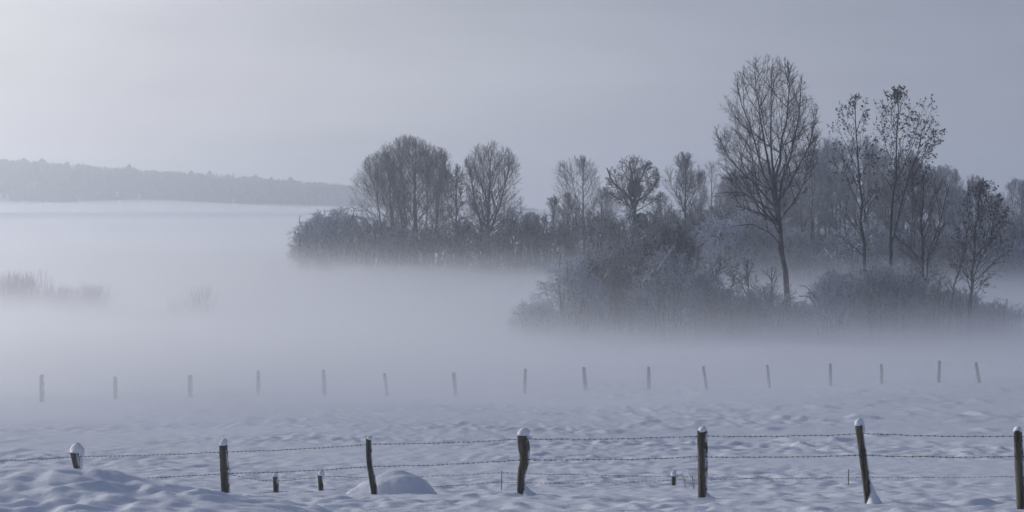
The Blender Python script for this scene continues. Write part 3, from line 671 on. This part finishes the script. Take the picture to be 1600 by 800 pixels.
for (px, Y, hp, n, lab) in [(1071, 37.5, 22, 5, 'small dry weed left of the fifth post'), (1084, 37.2, 34, 6, 'taller dry weed close beside the fifth post')]:
    s = Y / F; x0 = (px - 800) * s; z0 = gpt(x0, Y); P = []
    for k in range(n):
        dx = rng.normal(0, .05); h = hp * s * rng.uniform(.5, 1) + .05
        P.append([(0, 0, -.05), (dx * .5, rng.normal(0, .02), h * .5), (dx + rng.normal(0, .02), rng.normal(0, .03), h)])
        P.append([(dx * .5, 0, h * .5), (dx * .9 + .02, .01, h * .65), (dx * 1.2 + .05 * rng.choice([-1, 1]), 0, h * .8)])
    v, f = tubes(np.array(P), np.tile([.004, .0035, .002], (len(P), 1)), 4); o = link('dry_weed', new_mesh('dry_weed', v, f, M['reed']), (x0, Y, z0)); tag(o, lab, 'weed', 'dry weeds by the fence')

# ------------------------------------------------------------------ air
def box(name, lo, hi, m):
    v = np.array([(x, y, z) for x in (lo[0], hi[0]) for y in (lo[1], hi[1]) for z in (lo[2], hi[2])], float)
    f = np.array([(0, 1, 3, 2), (4, 6, 7, 5), (0, 4, 5, 1), (2, 3, 7, 6), (0, 2, 6, 4), (1, 5, 7, 3)])
    o = link(name, new_mesh(name, v, f, m)); o['kind'] = 'stuff'; return o
def vol(name, col, aniso, dens=None):
    global nt
    m = bpy.data.materials.new(name); m.use_nodes = True; nt = m.node_tree; nt.nodes.clear(); out = N('ShaderNodeOutputMaterial')
    p = N('ShaderNodeVolumePrincipled'); p.inputs['Color'].default_value = col + (1,); p.inputs['Anisotropy'].default_value = aniso
    if dens is not None: p.inputs['Density'].default_value = dens
    nt.links.new(p.outputs[0], out.inputs['Volume']); return m, p
hm, _ = vol('haze_air', (.89, .935, 1.0), .74, .0009)
box('haze', (-1180, -110, -2.8), (1180, 2260, 74), hm)
fm, p = vol('ground_fog', (.94, .96, 1.0), .75)
tcv = N('ShaderNodeTexCoord'); sp = N('ShaderNodeSeparateXYZ'); nt.links.new(tcv.outputs['Object'], sp.inputs[0]); x, y, z = sp.outputs
# fog surface drops to the right; exponential falloff above it
def rng_map(v, a, b, c, d):
    n = N('ShaderNodeMapRange', interpolation_type='SMOOTHSTEP'); nt.links.new(v, n.inputs[0])
    for i, k in enumerate((a, b, c, d)): n.inputs[i + 1].default_value = k
    return n.outputs[0]
ztop = mth('ADD', rng_map(x, -24, 22, 2.7, 1.95), mth('MULTIPLY', rng_map(x, -17, 12, 2.9, 1.75), rng_map(y, 92, 130, 1, 0)))
mpv = N('ShaderNodeMapping'); mpv.inputs['Scale'].default_value = (.016, .02, .12); nt.links.new(tcv.outputs['Object'], mpv.inputs[0])
nz = nnoise(1.0, 2, mpv.outputs[0])
ztop = mth('ADD', ztop, mth('MULTIPLY_ADD', nz, 2.6, -1.3))
mpv = N('ShaderNodeMapping'); mpv.inputs['Scale'].default_value = (.045, .07, .35); nt.links.new(tcv.outputs['Object'], mpv.inputs[0])
ztop = mth('ADD', ztop, mth('MULTIPLY_ADD', nnoise(1.0, 3, mpv.outputs[0], .6), 4.4, -2.15))      # wisps
ztop = mth('ADD', ztop, rng_map(y, 340, 760, 0, 3.6))      # a thin skin follows the rising field
e = mth('POWER', 2.718, mth('MINIMUM', mth('DIVIDE', mth('SUBTRACT', ztop, z), 1.2), 0.5))
fade = mth('MULTIPLY', rng_map(y, 50, 73, 0, 1), mth('MULTIPLY', rng_map(y, 380, 560, 1, .2), rng_map(y, 760, 940, 1, 0)))
dn = mth('MULTIPLY', mth('MULTIPLY', e, fade), .062)
nt.links.new(dn, p.inputs['Density'])
fog = box('ground_fog', (-330, 44, -2.4), (330, 960, 10.5), fm)
fm.cycles.volume_step_rate = .058 if hasattr(fm.cycles, 'volume_step_rate') else 1

# bank of fog lying at the foot of the wooded ridge
bm_, _ = vol('fog_bank', (.96, .97, 1.0), .75, .009)
U, V = 60, 20; u = np.linspace(-1, 1, U); w = np.linspace(-1, 1, V); uu, ww = np.meshgrid(u, w)
X = -330 + 290 * uu; Yy = 1220 + 190 * ww * (1 - .5 * uu**2); th = np.clip((1 - uu**2) * (1 - ww**2), 0, 1)**.6 * (7.0 + 2.5 * noise(uu * 4, ww * 2, 61))
gb = base_z(Yy) + .9 * noise(X / 170 + 3.1, Yy / 170, 5)
top = np.stack([X, Yy, gb + .05 + th], -1).reshape(-1, 3); bot = np.stack([X, Yy, gb - 1.0], -1).reshape(-1, 3)
n, q_ = np.meshgrid(np.arange(V - 1), np.arange(U - 1), indexing='ij'); i = (n * U + q_).ravel(); tq = np.stack([i, i + 1, i + U + 1, i + U], 1); o_ = U * V
edge = np.concatenate([np.arange(U), np.arange(1, V) * U + U - 1, (V - 1) * U + np.arange(U - 2, -1, -1), np.arange(V - 2, 0, -1) * U]); e2 = np.roll(edge, -1)
v = np.concatenate([top, bot]); f = np.concatenate([tq, tq[:, ::-1] + o_, np.stack([edge, edge + o_, e2 + o_, e2], 1)])
fb = link('fog_bank', new_mesh('fog_bank', v, f, bm_)); fb['kind'] = 'stuff'
